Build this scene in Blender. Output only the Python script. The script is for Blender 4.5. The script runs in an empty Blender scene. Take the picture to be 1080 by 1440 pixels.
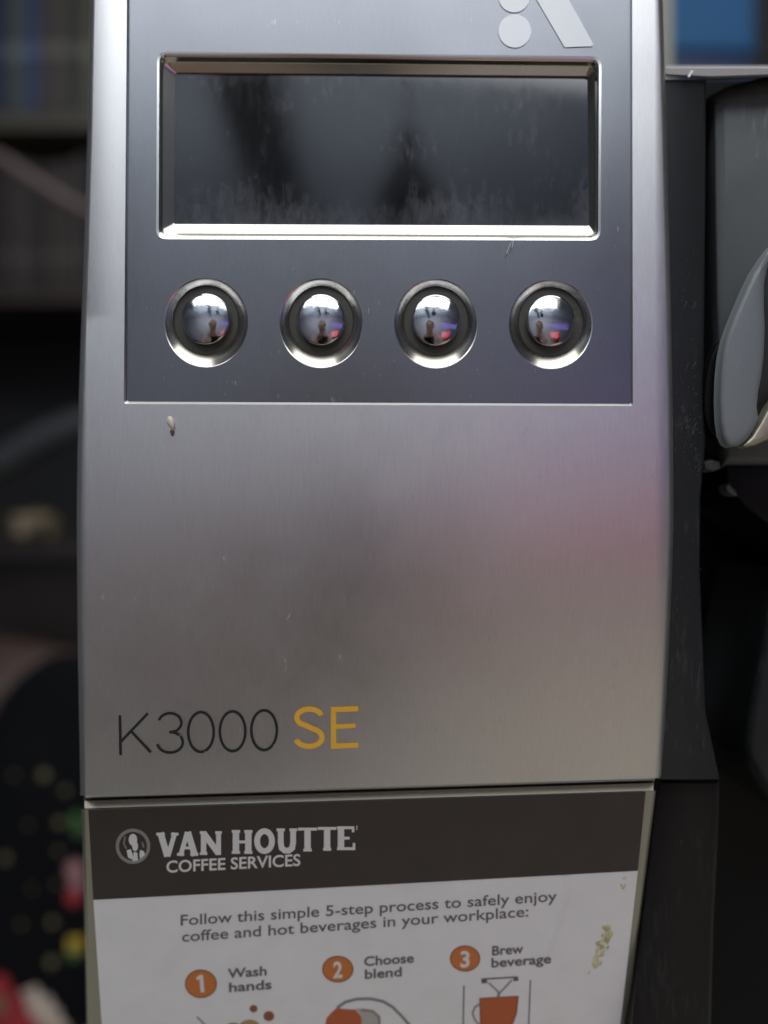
import bpy, bmesh, math, random
from mathutils import Vector, Matrix, noise
from mathutils.geometry import delaunay_2d_cdt
random.seed(7)
scene = bpy.context.scene
COL = scene.collection
CZ = 1.25                      # height of the phone above the floor
FPX = 1040.0                   # focal length in photograph pixels

# ------------------------------------------------------------------ camera
cam_d = bpy.data.cameras.new("camera"); cam = bpy.data.objects.new("camera", cam_d)
COL.objects.link(cam); scene.camera = cam
cam.location = (0, 0, CZ); cam.rotation_euler = (math.radians(90), 0, 0)
cam_d.sensor_fit = 'VERTICAL'; cam_d.sensor_height = 36.0; cam_d.sensor_width = 27.0
cam_d.lens = 36.0*FPX/1440.0
cam_d.clip_start = 0.01; cam_d.clip_end = 50
cam_d.dof.use_dof = True; cam_d.dof.focus_distance = 0.1872; cam_d.dof.aperture_fstop = 3.4

# ------------------------------------------------------------------ world, lamps, exposure
w = bpy.data.worlds.new("World"); scene.world = w; w.use_nodes = True
bg = w.node_tree.nodes["Background"]
bg.inputs[0].default_value = (0.80, 0.84, 0.92, 1); bg.inputs[1].default_value = 0.08
scene.view_settings.view_transform = 'Standard'; scene.view_settings.look = 'None'
scene.view_settings.exposure = 0.0; scene.view_settings.gamma = 1.0

def lamp(name, loc, target, sx, sy, power, col):
    d = bpy.data.lights.new(name, 'AREA'); d.shape = 'RECTANGLE'; d.size = sx; d.size_y = sy
    d.energy = power; d.color = col
    o = bpy.data.objects.new(name, d); COL.objects.link(o)
    o.location = loc
    o.rotation_euler = (Vector(target)-Vector(loc)).to_track_quat('-Z', 'Y').to_euler()
    return o
MC = (0, 0.19, CZ)
lamp('ceiling_lamp', (-0.12, -0.80, CZ+1.30), (0, .19, CZ+.1), 1.6, 0.6, 13.5, (0.93, 0.97, 1.0))
lamp('overhead_fill', (0.10, 0.10, CZ+1.30), (0.10, 0.10, CZ), 1.2, 1.1, 14.0, (1.0, 0.97, 0.92))  # added fill overhead so the bevels and button rims reflect something bright
lamp('low_warm_fill', (0.42, -0.95, CZ-0.62), MC, 1.1, 0.5, 0.9, (1.0, 0.90, 0.66))  # added low fill that gives the lower metal its beige reflection
lamp('pink_tint_fill', (0.46, -1.05, CZ+0.02), MC, 0.30, 0.22, 0.20, (1.0, 0.20, 0.26))  # added fill standing in for the reddish reflection on the metal

lamp('back_wall_fill', (-0.3, -1.25, CZ+0.98), (-.3, -2.5, CZ+0.95), 1.8, 0.25, 20, (0.90, 0.95, 1.0))  # unseen fill added to brighten the wall that the front reflects

# ------------------------------------------------------------------ materials
def mat(name, col, rough=0.5, metal=0.0, spec=0.5, coat=0.0):
    m = bpy.data.materials.new(name); m.use_nodes = True
    b = m.node_tree.nodes['Principled BSDF']
    b.inputs['Base Color'].default_value = (*col, 1); b.inputs['Roughness'].default_value = rough
    b.inputs['Metallic'].default_value = metal; b.inputs['Specular IOR Level'].default_value = spec
    b.inputs['Coat Weight'].default_value = coat
    return m
def nd(m, t, **k):
    n = m.node_tree.nodes.new(t)
    for a, v in k.items(): setattr(n, a, v)
    return n
def lk(m, a, b): m.node_tree.links.new(a, b)
def noise_node(m, scale, detail=3, xyz=(1, 1, 1), rough=.55):
    tc = nd(m, 'ShaderNodeTexCoord'); mp = nd(m, 'ShaderNodeMapping')
    mp.inputs['Scale'].default_value = xyz
    n = nd(m, 'ShaderNodeTexNoise'); n.inputs['Scale'].default_value = scale
    n.inputs['Detail'].default_value = detail; n.inputs['Roughness'].default_value = rough
    lk(m, tc.outputs['Object'], mp.inputs['Vector']); lk(m, mp.outputs['Vector'], n.inputs['Vector'])
    return n
def ramp(m, src, p0, c0, p1, c1):
    r = nd(m, 'ShaderNodeValToRGB')
    e = r.color_ramp.elements
    e[0].position = p0; e[0].color = (*c0, 1) if len(c0) == 3 else c0
    e[1].position = p1; e[1].color = (*c1, 1) if len(c1) == 3 else c1
    lk(m, src, r.inputs['Fac']); return r
def mixc(m, fac, a, b, mode='MIX'):
    x = nd(m, 'ShaderNodeMix', data_type='RGBA', blend_type=mode)
    if hasattr(fac, 'is_linked') or hasattr(fac, 'links'): lk(m, fac, x.inputs[0])
    else: x.inputs[0].default_value = fac
    for s, v in ((6, a), (7, b)):
        if isinstance(v, tuple): x.inputs[s].default_value = (*v, 1)
        else: lk(m, v, x.inputs[s])
    return x.outputs[2]

def brushed(name, col, rough, dust=0.0, tilt=0.0):
    """vertically brushed metal: fine stretched grain, soft blotches, dust specks"""
    m = mat(name, col, rough, 1.0)
    b = m.node_tree.nodes['Principled BSDF']
    g = noise_node(m, 1.0, 4, (3300, 3300, 120), .6)
    gr = ramp(m, g.outputs['Fac'], .30, (.91,)*3, .70, (1.0,)*3)
    bl = noise_node(m, 22, 3, (1, 1, .6)); br = ramp(m, bl.outputs['Fac'], .3, (.93,)*3, .75, (1.,)*3)
    c = mixc(m, 1.0, gr.outputs['Color'], br.outputs['Color'], 'MULTIPLY')
    c = mixc(m, 1.0, c, col, 'MULTIPLY')
    if dust > 0:
        d = noise_node(m, 1.0, 2, (620, 620, 260), .5)
        dr = ramp(m, d.outputs['Fac'], .735-dust*.015, (0,)*3, .86, (.8,)*3)
        c2 = mixc(m, dr.outputs['Color'], c, (.42, .42, .43)); c = c2
        inv = nd(m, 'ShaderNodeMath', operation='MULTIPLY_ADD')
        lk(m, dr.outputs['Color'], inv.inputs[0]); inv.inputs[1].default_value = -.75; inv.inputs[2].default_value = 1.0
        lk(m, inv.outputs[0], b.inputs['Metallic'])
    lk(m, c, b.inputs['Base Color'])
    rr = ramp(m, g.outputs['Fac'], .2, (rough*.93,)*3, .8, (rough*1.07,)*3)
    fp = noise_node(m, 60, 4); fr = ramp(m, fp.outputs['Fac'], .35, (.96,)*3, .7, (1.05,)*3)
    lk(m, mixc(m, 1.0, rr.outputs['Color'], fr.outputs['Color'], 'MULTIPLY'), b.inputs['Roughness'])
    bp = nd(m, 'ShaderNodeBump'); bp.inputs['Strength'].default_value = .06; bp.inputs['Distance'].default_value = .0001
    lk(m, g.outputs['Fac'], bp.inputs['Height']); lk(m, bp.outputs['Normal'], b.inputs['Normal'])
    return m
def plastic(name, col, rough, worn=(.25, .26, .27), amt=.5, xyz=(900, 900, 140), spec=.5):
    m = mat(name, col, rough, 0, spec)
    b = m.node_tree.nodes['Principled BSDF']
    s = noise_node(m, 1.0, 3, xyz, .6); s.inputs['Distortion'].default_value = .3
    area = noise_node(m, 38, 3)
    mu = nd(m, 'ShaderNodeMath', operation='MULTIPLY'); lk(m, s.outputs['Fac'], mu.inputs[0]); lk(m, area.outputs['Fac'], mu.inputs[1])
    r = ramp(m, mu.outputs[0], .33, (0,)*3, .50, (amt,)*3)
    c = mixc(m, r.outputs['Color'], col, worn); lk(m, c, b.inputs['Base Color'])
    bp = nd(m, 'ShaderNodeBump'); bp.inputs['Strength'].default_value = .25; bp.inputs['Distance'].default_value = .0002
    n2 = noise_node(m, 2200, 2); lk(m, n2.outputs['Fac'], bp.inputs['Height']); lk(m, bp.outputs['Normal'], b.inputs['Normal'])
    return m

M = {}
M['silver'] = brushed('brushed_aluminium', (.68, .68, .685), .41, dust=1.5)
M['gunmetal'] = brushed('brushed_gunmetal', (.205, .213, .232), .31, dust=.6)
M['frame'] = mat('lower_satin_metal', (.34, .325, .27), .30, .55)
M['polished'] = mat('polished_rim', (.66, .645, .605), .19, 1.0)
M['rim'] = mat('button_rim_metal', (.50, .485, .445), .20, 1.0)
M['chrome'] = mat('chrome', (.46, .465, .49), .07, 1.0)
_m = M['chrome']; _n = noise_node(_m, 420, 4); _r = ramp(_m, _n.outputs['Fac'], .35, (.05,)*3, .75, (.20,)*3)
lk(_m, _r.outputs['Color'], _m.node_tree.nodes['Principled BSDF'].inputs['Roughness'])
_n = noise_node(_m, 260, 3); _b = nd(_m, 'ShaderNodeBump'); _b.inputs['Strength'].default_value = .25; _b.inputs['Distance'].default_value = .0003
lk(_m, _n.outputs['Fac'], _b.inputs['Height']); lk(_m, _b.outputs['Normal'], _m.node_tree.nodes['Principled BSDF'].inputs['Normal'])
M['olive'] = plastic('olive_ring', (.055, .055, .042), .35, (.16, .16, .12), .7, (1500, 1500, 1500))
M['black'] = plastic('black_plastic', (.006, .006, .007), .42, (.03, .03, .03), .3, spec=.12)
M['casing'] = plastic('casing_plastic', (.010, .0095, .010), .42, (.06, .06, .06), .25, spec=.22)
M['charcoal'] = plastic('charcoal_plastic', (.021, .023, .025), .40, (.10, .105, .105), .5, spec=.3)
M['scuffed'] = plastic('scuffed_grey_plastic', (.085, .098, .10), .48, (.26, .27, .28), .55)
M['handle'] = plastic('handle_grey', (.20, .225, .24), .36, (.3, .31, .32), .25)
M['brass'] = mat('trim_metal', (.42, .39, .31), .38, .6)
M['ledge'] = plastic('ledge_grey', (.33, .32, .33), .4, (.7, .68, .6), .8, (900, 900, 900))
M['print_dark'] = mat('dark_print', (.03, .03, .031), .6, 0, .15)
M['print_gold'] = mat('gold_print', (.92, .50, .05), .5)
M['print_light'] = mat('light_print', (.70, .72, .75), .5, .4)
M['white_print'] = mat('white_print', (.78, .76, .75), .6)
M['text_print'] = mat('text_print', (.13, .115, .115), .6)
M['orange'] = mat('orange_print', (.62, .19, .045), .55)
M['orange_dark'] = mat('orange_dark', (.22, .05, .02), .55)
M['rust'] = mat('rust_print', (.50, .115, .035), .55)
M['grey_print'] = mat('grey_print', (.27, .26, .25), .6)
M['tan_print'] = mat('tan_print', (.42, .29, .12), .6)
M['pale_print'] = mat('pale_print', (.47, .45, .42), .6)

def paper_mat(name, col, var=.93, rough=.42):
    m = mat(name, col, rough); b = m.node_tree.nodes['Principled BSDF']
    n = noise_node(m, 90, 4); r = ramp(m, n.outputs['Fac'], .3, tuple(c*var for c in col), .7, col)
    lk(m, r.outputs['Color'], b.inputs['Base Color'])
    n2 = noise_node(m, 60, 3); bp = nd(m, 'ShaderNodeBump'); bp.inputs['Strength'].default_value = .3
    bp.inputs['Distance'].default_value = .0006
    lk(m, n2.outputs['Fac'], bp.inputs['Height']); lk(m, bp.outputs['Normal'], b.inputs['Normal'])
    return m
M['paper'] = paper_mat('sticker_white', (.87, .855, .865))
M['brown'] = paper_mat('sticker_brown', (.040, .028, .025), .8)
M['stain'] = paper_mat('yellow_residue', (.74, .69, .40), .6)
M['fleck'] = paper_mat('dry_fleck', (.80, .70, .62), .7)
M['fleck_dark'] = mat('dry_fleck_dark', (.10, .05, .035), .6)

def glass_mat():
    m = mat('display_window', (.010, .011, .013), .08, 0, .85)
    b = m.node_tree.nodes['Principled BSDF']
    s = noise_node(m, 1.0, 5, (520, 520, 200), .6); s.inputs['Distortion'].default_value = .6
    a = noise_node(m, 45, 4)
    mu = nd(m, 'ShaderNodeMath', operation='MULTIPLY'); lk(m, s.outputs['Fac'], mu.inputs[0]); lk(m, a.outputs['Fac'], mu.inputs[1])
    # grime gathers along the lower edge of the window
    tc = nd(m, 'ShaderNodeTexCoord'); sx = nd(m, 'ShaderNodeSeparateXYZ'); lk(m, tc.outputs['Generated'], sx.inputs[0])
    up = nd(m, 'ShaderNodeMapRange'); lk(m, sx.outputs['Z'], up.inputs[0])
    up.inputs[1].default_value = 0.0; up.inputs[2].default_value = .32; up.inputs[3].default_value = .26; up.inputs[4].default_value = 0.0
    ad = nd(m, 'ShaderNodeMath', operation='ADD'); lk(m, mu.outputs[0], ad.inputs[0]); lk(m, up.outputs[0], ad.inputs[1])
    r = ramp(m, ad.outputs[0], .31, (0,)*3, .66, (.65,)*3)
    c = mixc(m, r.outputs['Color'], (.008, .009, .011), (.12, .125, .14)); lk(m, c, b.inputs['Base Color'])
    r2 = ramp(m, ad.outputs[0], .15, (.05,)*3, .5, (.13,)*3); lk(m, r2.outputs['Color'], b.inputs['Roughness'])
    return m
M['glass'] = glass_mat()

# ------------------------------------------------------------------ shape helpers
# the machine's front profiles: distance from the phone as a function of height
def D_up(z):
    z0, s = -0.003, .022
    t = z-z0; r = math.sqrt(t*t+s*s)-s
    return .1860 + (.068*r if t > 0 else .080*r)
def solve(py, fn):
    D = .19
    for _ in range(12): D = fn(-(py-720)*D/FPX)
    return D
def D_low(z):                                   # lower front slopes away under the top
    return .1921 + .20*(-.0722 - z)
def P(px, py, dd=0.0, fn=D_up):
    """point of the machine's front that is dd behind profile fn"""
    D = solve(py, fn)+dd
    return Vector(((px-540)*D/FPX, D, CZ-(py-720)*D/FPX))
def Q(px, py, D): return Vector(((px-540)*D/FPX, D, CZ-(py-720)*D/FPX))

def mk(name, verts, faces, m, parent=None, smooth=None, thick=0):
    me = bpy.data.meshes.new(name); me.from_pydata([tuple(v) for v in verts], [], faces); me.update()
    bm = bmesh.new(); bm.from_mesh(me); bmesh.ops.remove_doubles(bm, verts=bm.verts, dist=1e-6)
    bmesh.ops.recalc_face_normals(bm, faces=bm.faces); bm.to_mesh(me); bm.free()
    if smooth is not None:
        for p in me.polygons: p.use_smooth = True
        me.set_sharp_from_angle(angle=math.radians(smooth))
    ms = m if isinstance(m, list) else [m]
    for x in ms: me.materials.append(x)
    o = bpy.data.objects.new(name, me); COL.objects.link(o)
    if parent:
        o.parent = parent
        o.matrix_parent_inverse = Matrix.Translation(parent.location).inverted() if parent.type == 'EMPTY' else Matrix()
    return o
def world_loc(o):
    return o.location
def thing(name, label, cat, loc=(0, 0, 0), group=None):
    o = bpy.data.objects.new(name, None); COL.objects.link(o); o.location = loc
    o.empty_display_size = .02
    o['label'] = label; o['category'] = cat
    if group: o['group'] = group
    return o
def tag(o, label, cat, group=None):
    o['label'] = label; o['category'] = cat
    if group: o['group'] = group
    return o

def inside(p, poly):
    x, y = p; c = False; n = len(poly); j = n-1
    for i in range(n):
        xi, yi = poly[i]; xj, yj = poly[j]
        if (yi > y) != (yj > y) and x < (xj-xi)*(y-yi)/(yj-yi)+xi: c = not c
        j = i
    return c
def sheet2d(outer, holes=(), step=14):
    pts = []; edges = []
    for loop in [outer]+list(holes):
        b = len(pts); pts += [Vector(p) for p in loop]
        edges += [(b+i, b+(i+1) % len(loop)) for i in range(len(loop))]
    xs = [p[0] for p in outer]; ys = [p[1] for p in outer]
    if step:
        y = min(ys)+step/2
        while y < max(ys):
            x = min(xs)+step/2
            while x < max(xs):
                if inside((x, y), outer) and not any(inside((x, y), h) for h in holes): pts.append(Vector((x, y)))
                x += step*3
            y += step
    v, e, f, *_ = delaunay_2d_cdt(pts, edges, [], 0, 1e-5)
    out = []
    for t in f:
        c = sum((v[i] for i in t), Vector((0, 0)))/len(t)
        if inside(c, outer) and not any(inside(c, h) for h in holes): out.append(t)
    return [(p.x, p.y) for p in v], [list(t) for t in out]
def circ(cx, cy, rx, ry=None, n=48):
    ry = ry or rx
    return [(cx+rx*math.cos(2*math.pi*i/n), cy+ry*math.sin(2*math.pi*i/n)) for i in range(n)]
def rrect(c, r, n=6):
    """rounded quad from four corners tl,tr,br,bl"""
    out = []
    for i in range(4):
        p = Vector(c[i]); a = (Vector(c[i-1])-p).normalized(); b = (Vector(c[(i+1) % 4])-p).normalized()
        s = p+a*r; e = p+b*r
        for k in range(n+1):
            t = k/n
            q = s*(1-t)**2+p*2*t*(1-t)+e*t*t
            out.append((q.x, q.y))
    # intermediate points along the long edges
    res = []
    for i in range(len(out)):
        p = out[i]; q = out[(i+1) % len(out)]
        res.append(p)
        d = math.dist(p, q)
        if (i+1) % (n+1) == 0:
            for k in range(1, 8): res.append((p[0]+(q[0]-p[0])*k/8, p[1]+(q[1]-p[1])*k/8))
    return res
def loft(loops, fn=P, closed=True, cap=False):
    """loops of (px,py,dd); returns verts, faces"""
    vs = []; fs = []; n = len(loops[0])
    for L in loops: vs += [fn(*p) for p in L]
    for a in range(len(loops)-1):
        for i in range(n if closed else n-1):
            j = (i+1) % n
            fs.append((a*n+i, a*n+j, (a+1)*n+j, (a+1)*n+i))
    if cap: fs.append(tuple(range((len(loops)-1)*n, len(loops)*n)))
    return vs, fs
def wd(loop, dd): return [(x, y, dd) for x, y in loop]
def merge(*vf):
    V = []; F = []
    for v, f in vf:
        b = len(V); V += list(v); F += [tuple(i+b for i in t) for t in f]
    return V, F
def flat(outer, dd, fn=D_up, holes=(), step=14):
    v, f = sheet2d(outer, holes, step)
    return [P(x, y, dd, fn) for x, y in v], f
def ribbon2d(pl, wpx, closed=False):
    pts = [Vector(p) for p in pl]; n = len(pts); L = []; R = []
    for i in range(n):
        if closed: a, b = pts[i-1], pts[(i+1) % n]
        else: a, b = pts[max(i-1, 0)], pts[min(i+1, n-1)]
        d1 = (pts[i]-a); d2 = (b-pts[i])
        if d1.length < 1e-9: d1 = d2
        if d2.length < 1e-9: d2 = d1
        d1.normalize(); d2.normalize(); t = (d1+d2)
        if t.length < 1e-6: t = d1
        t.normalize(); nn = Vector((-t.y, t.x)); k = 1/max(.45, nn.dot(Vector((-d1.y, d1.x))))
        ww = wpx if not isinstance(wpx, list) else wpx[i]
        L.append(pts[i]+nn*ww/2*k); R.append(pts[i]-nn*ww/2*k)
    v = L+R; f = []
    for i in range(n if closed else n-1):
        j = (i+1) % n; f.append((i, j, n+j, n+i))
    return [(p.x, p.y) for p in v], f
def printed(name, parts2d, m, parent, dd, fn):
    V = []; F = []
    for i_, (v, f) in enumerate(parts2d):
        b = len(V); V += [P(x, y, dd-(i_ % 12)*4e-6, fn) for x, y in v]; F += [tuple(i+b for i in t) for t in f]
    return mk(name, V, F, m, parent)

def text2d(s, x0, x1, yb, slope, cap, bold=0.0, shear=0.0):
    c = bpy.data.curves.new('t', 'FONT'); c.body = s; c.offset = bold; c.resolution_u = 4
    o = bpy.data.objects.new('t', c); COL.objects.link(o)
    dg = bpy.context.evaluated_depsgraph_get(); dg.update()
    me = bpy.data.meshes.new_from_object(o.evaluated_get(dg))
    xs = [v.co.x for v in me.vertices]; a, b = min(xs), max(xs)
    V = []
    for v in me.vertices:
        x = x0+(v.co.x-a)/(b-a)*(x1-x0)
        V.append((x, yb+slope*(x-x0)-v.co.y/.729*cap))
    F = [tuple(p.vertices) for p in me.polygons]
    bpy.data.objects.remove(o); bpy.data.curves.remove(c); bpy.data.meshes.remove(me)
    return V, F

def prism(outline, D0, D1, bev=0.0, inset=6, fn=None):
    """solid with a traced front outline (px) at depth D0, back at D1, chamfered front edge"""
    cx = sum(p[0] for p in outline)/len(outline); cy = sum(p[1] for p in outline)/len(outline)
    f = fn or (lambda x, y, d: Q(x, y, d))
    def shrink(k):
        pts = [Vector(p) for p in outline]; n = len(pts); out = []
        A = sum(pts[i].x*pts[(i+1) % n].y-pts[(i+1) % n].x*pts[i].y for i in range(n)); sg = 1 if A > 0 else -1
        for i in range(n):
            d1 = (pts[i]-pts[i-1]).normalized(); d2 = (pts[(i+1) % n]-pts[i]).normalized()
            t = (d1+d2); t = t.normalized() if t.length > 1e-6 else d1
            nn = Vector((-t.y, t.x))*sg
            out.append((pts[i].x+nn.x*k, pts[i].y+nn.y*k))
        return out
    loops = []
    if bev:
        for a in (0, 30, 60, 90):
            r = math.radians(a)
            loops.append(wd(shrink(inset*(1-math.sin(r))), D0+bev*(1-math.cos(r))))
    else: loops.append(wd(outline, D0))
    loops.append([(540+(x-540)*D0/D1, 720+(y-720)*D0/D1, D1) for x, y in outline])
    n = len(outline)
    vs, fs = loft(loops, f)
    v2, f2 = sheet2d([(x, y) for x, y, _ in loops[0]], (), 0)
    front = ([f(x, y, loops[0][0][2]) for x, y in v2], f2)
    fs.append(tuple(range((len(loops)-1)*n, len(loops)*n)))
    return merge((vs, fs), front)

# ------------------------------------------------------------------ coffee machine
cm = thing('coffee_machine', 'single-cup coffee machine with brushed metal front, small display, four round buttons and paper instruction sticker', 'coffee machine', (0, .24, CZ-.22))
# --- measured edges of the upper front (photograph px)
ROWS = [-70, 0, 90, 180, 270, 360, 440, 500, 560, 620, 680, 740, 800, 860, 920, 980, 1040, 1090]
def lerp(tab, y):
    if y <= tab[0][0]: 
        (a, b), (c, d) = tab[0], tab[1]
    elif y >= tab[-1][0]: (a, b), (c, d) = tab[-2], tab[-1]
    else:
        for k in range(len(tab)-1):
            if tab[k][0] <= y <= tab[k+1][0]: (a, b), (c, d) = tab[k], tab[k+1]; break
    return b+(d-b)*(y-a)/(c-a)
LX = [(0, 127), (180, 123.5), (360, 118.5), (500, 113), (600, 110), (720, 108), (900, 109.5), (1090, 113)]
RX = [(0, 932), (180, 937), (360, 941.5), (500, 944.5), (600, 946), (720, 947), (800, 945), (900, 941), (1000, 936), (1090, 929.5)]
seam = lambda x: 1122-(x-113)*(25.0/815)           # lower edge of the upper front
left = []; right = []
ys = ROWS
for y in ys: left.append((lerp(LX, y), y)); right.append((lerp(RX, y), y))
left.append((113.5, seam(113.5))); right[-1] = (929.5, seam(929.5)-6); right.append((928, seam(928)))
def edge_in(pts, k): return [(x+k, y) for x, y in pts]
E = 7
outer = edge_in(left, E)[:-1]+[(113.5+E, seam(120)-3)]+[(300, seam(300)-3), (520, seam(520)-3), (740, seam(740)-3)]+[(928-E, seam(921)-3)]+edge_in(right, -E)[:-1][::-1]
CUT = [(179, -75), (889, -75), (890, 571), (174, 568)]
cut = rrect(CUT, 5, 4)
front = flat(outer, 0, D_up, [cut], 14)
front[1][:] = front[1]
# rolled side edges, and the folded lower edge
def roll(pts, sg):
    return [[(x+sg*a, y, d) for x, y in pts] for a, d in ((E, 0), (4.2, .00022), (2.0, .0009), (.6, .0020), (0, .0036), (0, .016))]
lr = left[:-1]+[(113.5, seam(120)-3)]
rr_ = right[:-1]+[(928, seam(921)-3)]
lroll = loft(roll(lr, 1), P, False); rroll = loft(roll(rr_, -1), P, False)
bpts = [(x, seam(x)-3) for x in (113.5+E, 300, 520, 740, 928-E)]
broll = loft([[(x, y+a, d) for x, y in bpts] for a, d in ((0, 0), (1.6, .0003), (2.8, .001), (3.2, .003), (3.2, .010))], P, False)
# pressed recess round the control plate: a chamfer that catches the ceiling light
CUT2 = [(180.5, -75), (887, -75), (887, 566.5), (180, 563)]
cut_i = rrect(CUT2, 4, 4)
cutm = rrect([(177.5, -75), (889, -75), (889, 570), (176.5, 567)], 5, 4)
press = loft([wd(cut, 0), wd(cutm, .0003), wd(cut_i, .0016)])
mk('front_panel', *merge(front, lroll, rroll, broll, press), M['silver'], cm, 32)

# --- control plate
dispo = [(221, 72), (846, 79), (844.5, 338), (219.5, 336)]
DL0 = rrect(dispo, 15, 6)
BT = [(289.8, 453.5), (451.5, 454.5), (613, 455), (774.5, 456)]
RX0, RY0 = 59, 63
holes = [DL0]+[circ(x, y, RX0, RY0) for x, y in BT]
plate = flat([(179.5, -72), (888.5, -72), (888.5, 568), (178.5, 565)], .0010, D_up, holes, 14)
mk('control_plate', *plate, M['gunmetal'], cm, 40)
# rolled display surround, then polished inner bezel
DL1 = rrect([(224, 76), (842.5, 83), (841, 335), (223, 333)], 13, 6)
DL2 = rrect([(229, 86.5), (836.5, 92.5), (836.5, 331), (228.5, 328)], 9, 6)
db = loft([wd(DL0, .0010), wd(DL1, .0011), wd(rrect([(226.5, 80), (840, 87), (839, 333.5), (225.5, 331)], 11, 6), .0015), wd(DL2, .0030)])
mk('display_surround', *db, M['polished'], cm, 30)
DL3 = rrect([(247, 102), (826, 107), (828, 317.5), (245, 315)], 3, 6)
DL2b = rrect([(229.5, 87.5), (836, 93.5), (836, 330.5), (229, 327.5)], 9, 6)
mk('display_bezel', *loft([wd(DL2, .0030), wd(DL2b, .0036), wd(DL3, .0052)]), M['polished'], cm, 25)
mk('display_window', *flat(DL3, .0051, D_up, (), 0), M['glass'], cm)

# --- four buttons
def button(cx, cy):
    L = lambda r, dd, dy=0, k=1.0: wd(circ(cx, cy+dy, r, r*(RY0/RX0)*k), dd)
    rim = mk('button_rim', *loft([L(RX0, .0010), L(57.5, .0011), L(57, .0012), L(46.5, .0029, -3.0)]), M['rim'], cm, 24)
    ring = mk('button_ring', *loft([L(46.5, .0029, -3.0), L(44.8, .0034, -3.6), L(33, .0033, -5.0)]), M['olive'], rim, 30)
    prof = [(34.4, .0036), (34.3, .0020), (34.0, .00165), (33.6, .0015), (33.0, .0014)]
    R_ = 33.0; ea = math.radians(20)
    for k in range(1, 13):
        a = ea*(1-k/12.5)
        prof.append((R_*math.sin(a)/math.sin(ea), .0014-R_*.000181*(math.cos(a)-math.cos(ea))/math.sin(ea)))
    dome = loft([L(r, d, -5.0) for r, d in prof], P, True, True)
    mk('button_cap', *dome, M['chrome'], rim, 50)
for x, y in BT: button(x, y)

# --- emblem above the display
sy = -52
emb = [sheet2d(circ(724, 43.5, 23, 23.5), (), 0), sheet2d(circ(723, -4, 21.5, 21.5), (), 0),
       sheet2d([(794, 66.5), (833, 65), (834.5, 62), (797, -6), (760, -70), (716, -70), (755, 0)], (), 0)]
printed('emblem_print', emb, M['print_light'], cm, .0008, D_up)

# --- model lettering
def ell(cx, cy, rx, ry, a0=0, a1=360, n=28): return [(cx+rx*math.cos(math.radians(a0+(a1-a0)*k/n)), cy-ry*math.sin(math.radians(a0+(a1-a0)*k/n))) for k in range(n+1)]
tw = 3.8
K = [ribbon2d([(168.5, 1006), (169.5, 1062)], tw), ribbon2d([(170, 1043), (208, 1003)], tw), ribbon2d([(184, 1028), (212, 1058)], tw)]
three = [ribbon2d(ell(239, 1016.5, 16, 13.5, 165, -60, 20)+[(238, 1030)], tw), ribbon2d([(238, 1029.5)]+ell(239, 1044, 18, 14.5, 75, -170, 24), tw)]
zs = [ribbon2d(ell(x, y, 18, 28, 0, 360, 36)[:-1], tw, True) for x, y in ((282.5, 1029.5), (327, 1028.5), (371.3, 1027))]
printed('model_number_print', K+three+zs, M['print_dark'], cm, -.0001, D_up)
gw = 7.5
S_ = ribbon2d(ell(435, 1009, 17.5, 12, 15, 225, 22)+[(431, 1020.5), (438, 1024)]+ell(434.5, 1037, 18.5, 12.5, 55, -165, 22), gw)
E_ = [ribbon2d([(469, 994), (469, 1053)], gw), ribbon2d([(466, 998), (504, 996.5)], gw), ribbon2d([(466, 1022), (500, 1020.5)], gw-1), ribbon2d([(466, 1049.5), (504, 1047.5)], gw)]
printed('model_suffix_print', [S_]+E_, M['print_gold'], cm, -.0001, D_up)

# --- dry fleck, dust grains and fine scratches on the metal
bmf = [(236, 586), (241, 585), (244.5, 592), (246, 601), (243, 607), (239, 601), (234, 594)]
v, f = prism(bmf, -.0006, .0002, .0003, 1.5, lambda x, y, d: P(x, y, d)) if False else loft([wd(bmf, 0), [(x*.9+24.1, y*.9+59.6, -.0005) for x, y in bmf], [(x*.5+120.5, y*.5+298, -.0009) for x, y in bmf]], P, True, True)
mk('dried_fleck', v, f, M['fleck'], cm, 60)
bmf = [(239, 606), (243, 603), (245.5, 608), (243, 614), (240, 611)]
mk('dried_fleck', *loft([wd(bmf, 0), [(x*.7+72.6, y*.7+182.7, -.0004) for x, y in bmf]], P, True, True), M['fleck_dark'], cm, 60)
marks = []
def in_plate(x, y): return 175 < x < 892 and y < 575
for k in range(135):
    x = random.gauss(400, 210); y = random.uniform(585, 1085)
    if not (125 < x < 915): continue
    L = random.uniform(1, 3.5) if random.random() < .85 else random.uniform(6, 13)
    a = math.radians(random.gauss(80, 14)); wq = random.uniform(.7, 1.6)
    dx, dy = math.cos(a)*L/2, math.sin(a)*L/2
    marks.append(ribbon2d([(x-dx, y+dy), (x+dx, y-dy)], [wq*.6, wq]))
for k in range(110):                                   # pale smear just over the seam, and grime at the plate's lower edge
    if k < 70: x, y, hh = random.gauss(235, 32), random.gauss(1099, 6), .35
    else: x, y, hh = random.uniform(185, 890), random.gauss(582, 5), .6
    if y > seam(x)-6 or y < 575: continue
    q = random.uniform(.8, 2.2)*hh*2
    marks.append(ribbon2d([(x, y), (x+random.uniform(-1, 1), y-q)], [.9*hh*2, .5]))
for (x0, y0, x1, y1) in ((718, 342, 712, 357), (735, 612, 742, 600), (788, 690, 792, 682), (683, 865, 686, 857), (314, 782, 316, 790), (720, 348, 722, 338)):
    marks.append(ribbon2d([(x0, y0), (x1, y1)], 1.1))
o = printed('dust_specks', [q for q in marks if True], mat('pale_dust', (.52, .52, .53), .6, .1), cm, -.00012, D_up); o['kind'] = 'stuff'
marks = []
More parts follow.
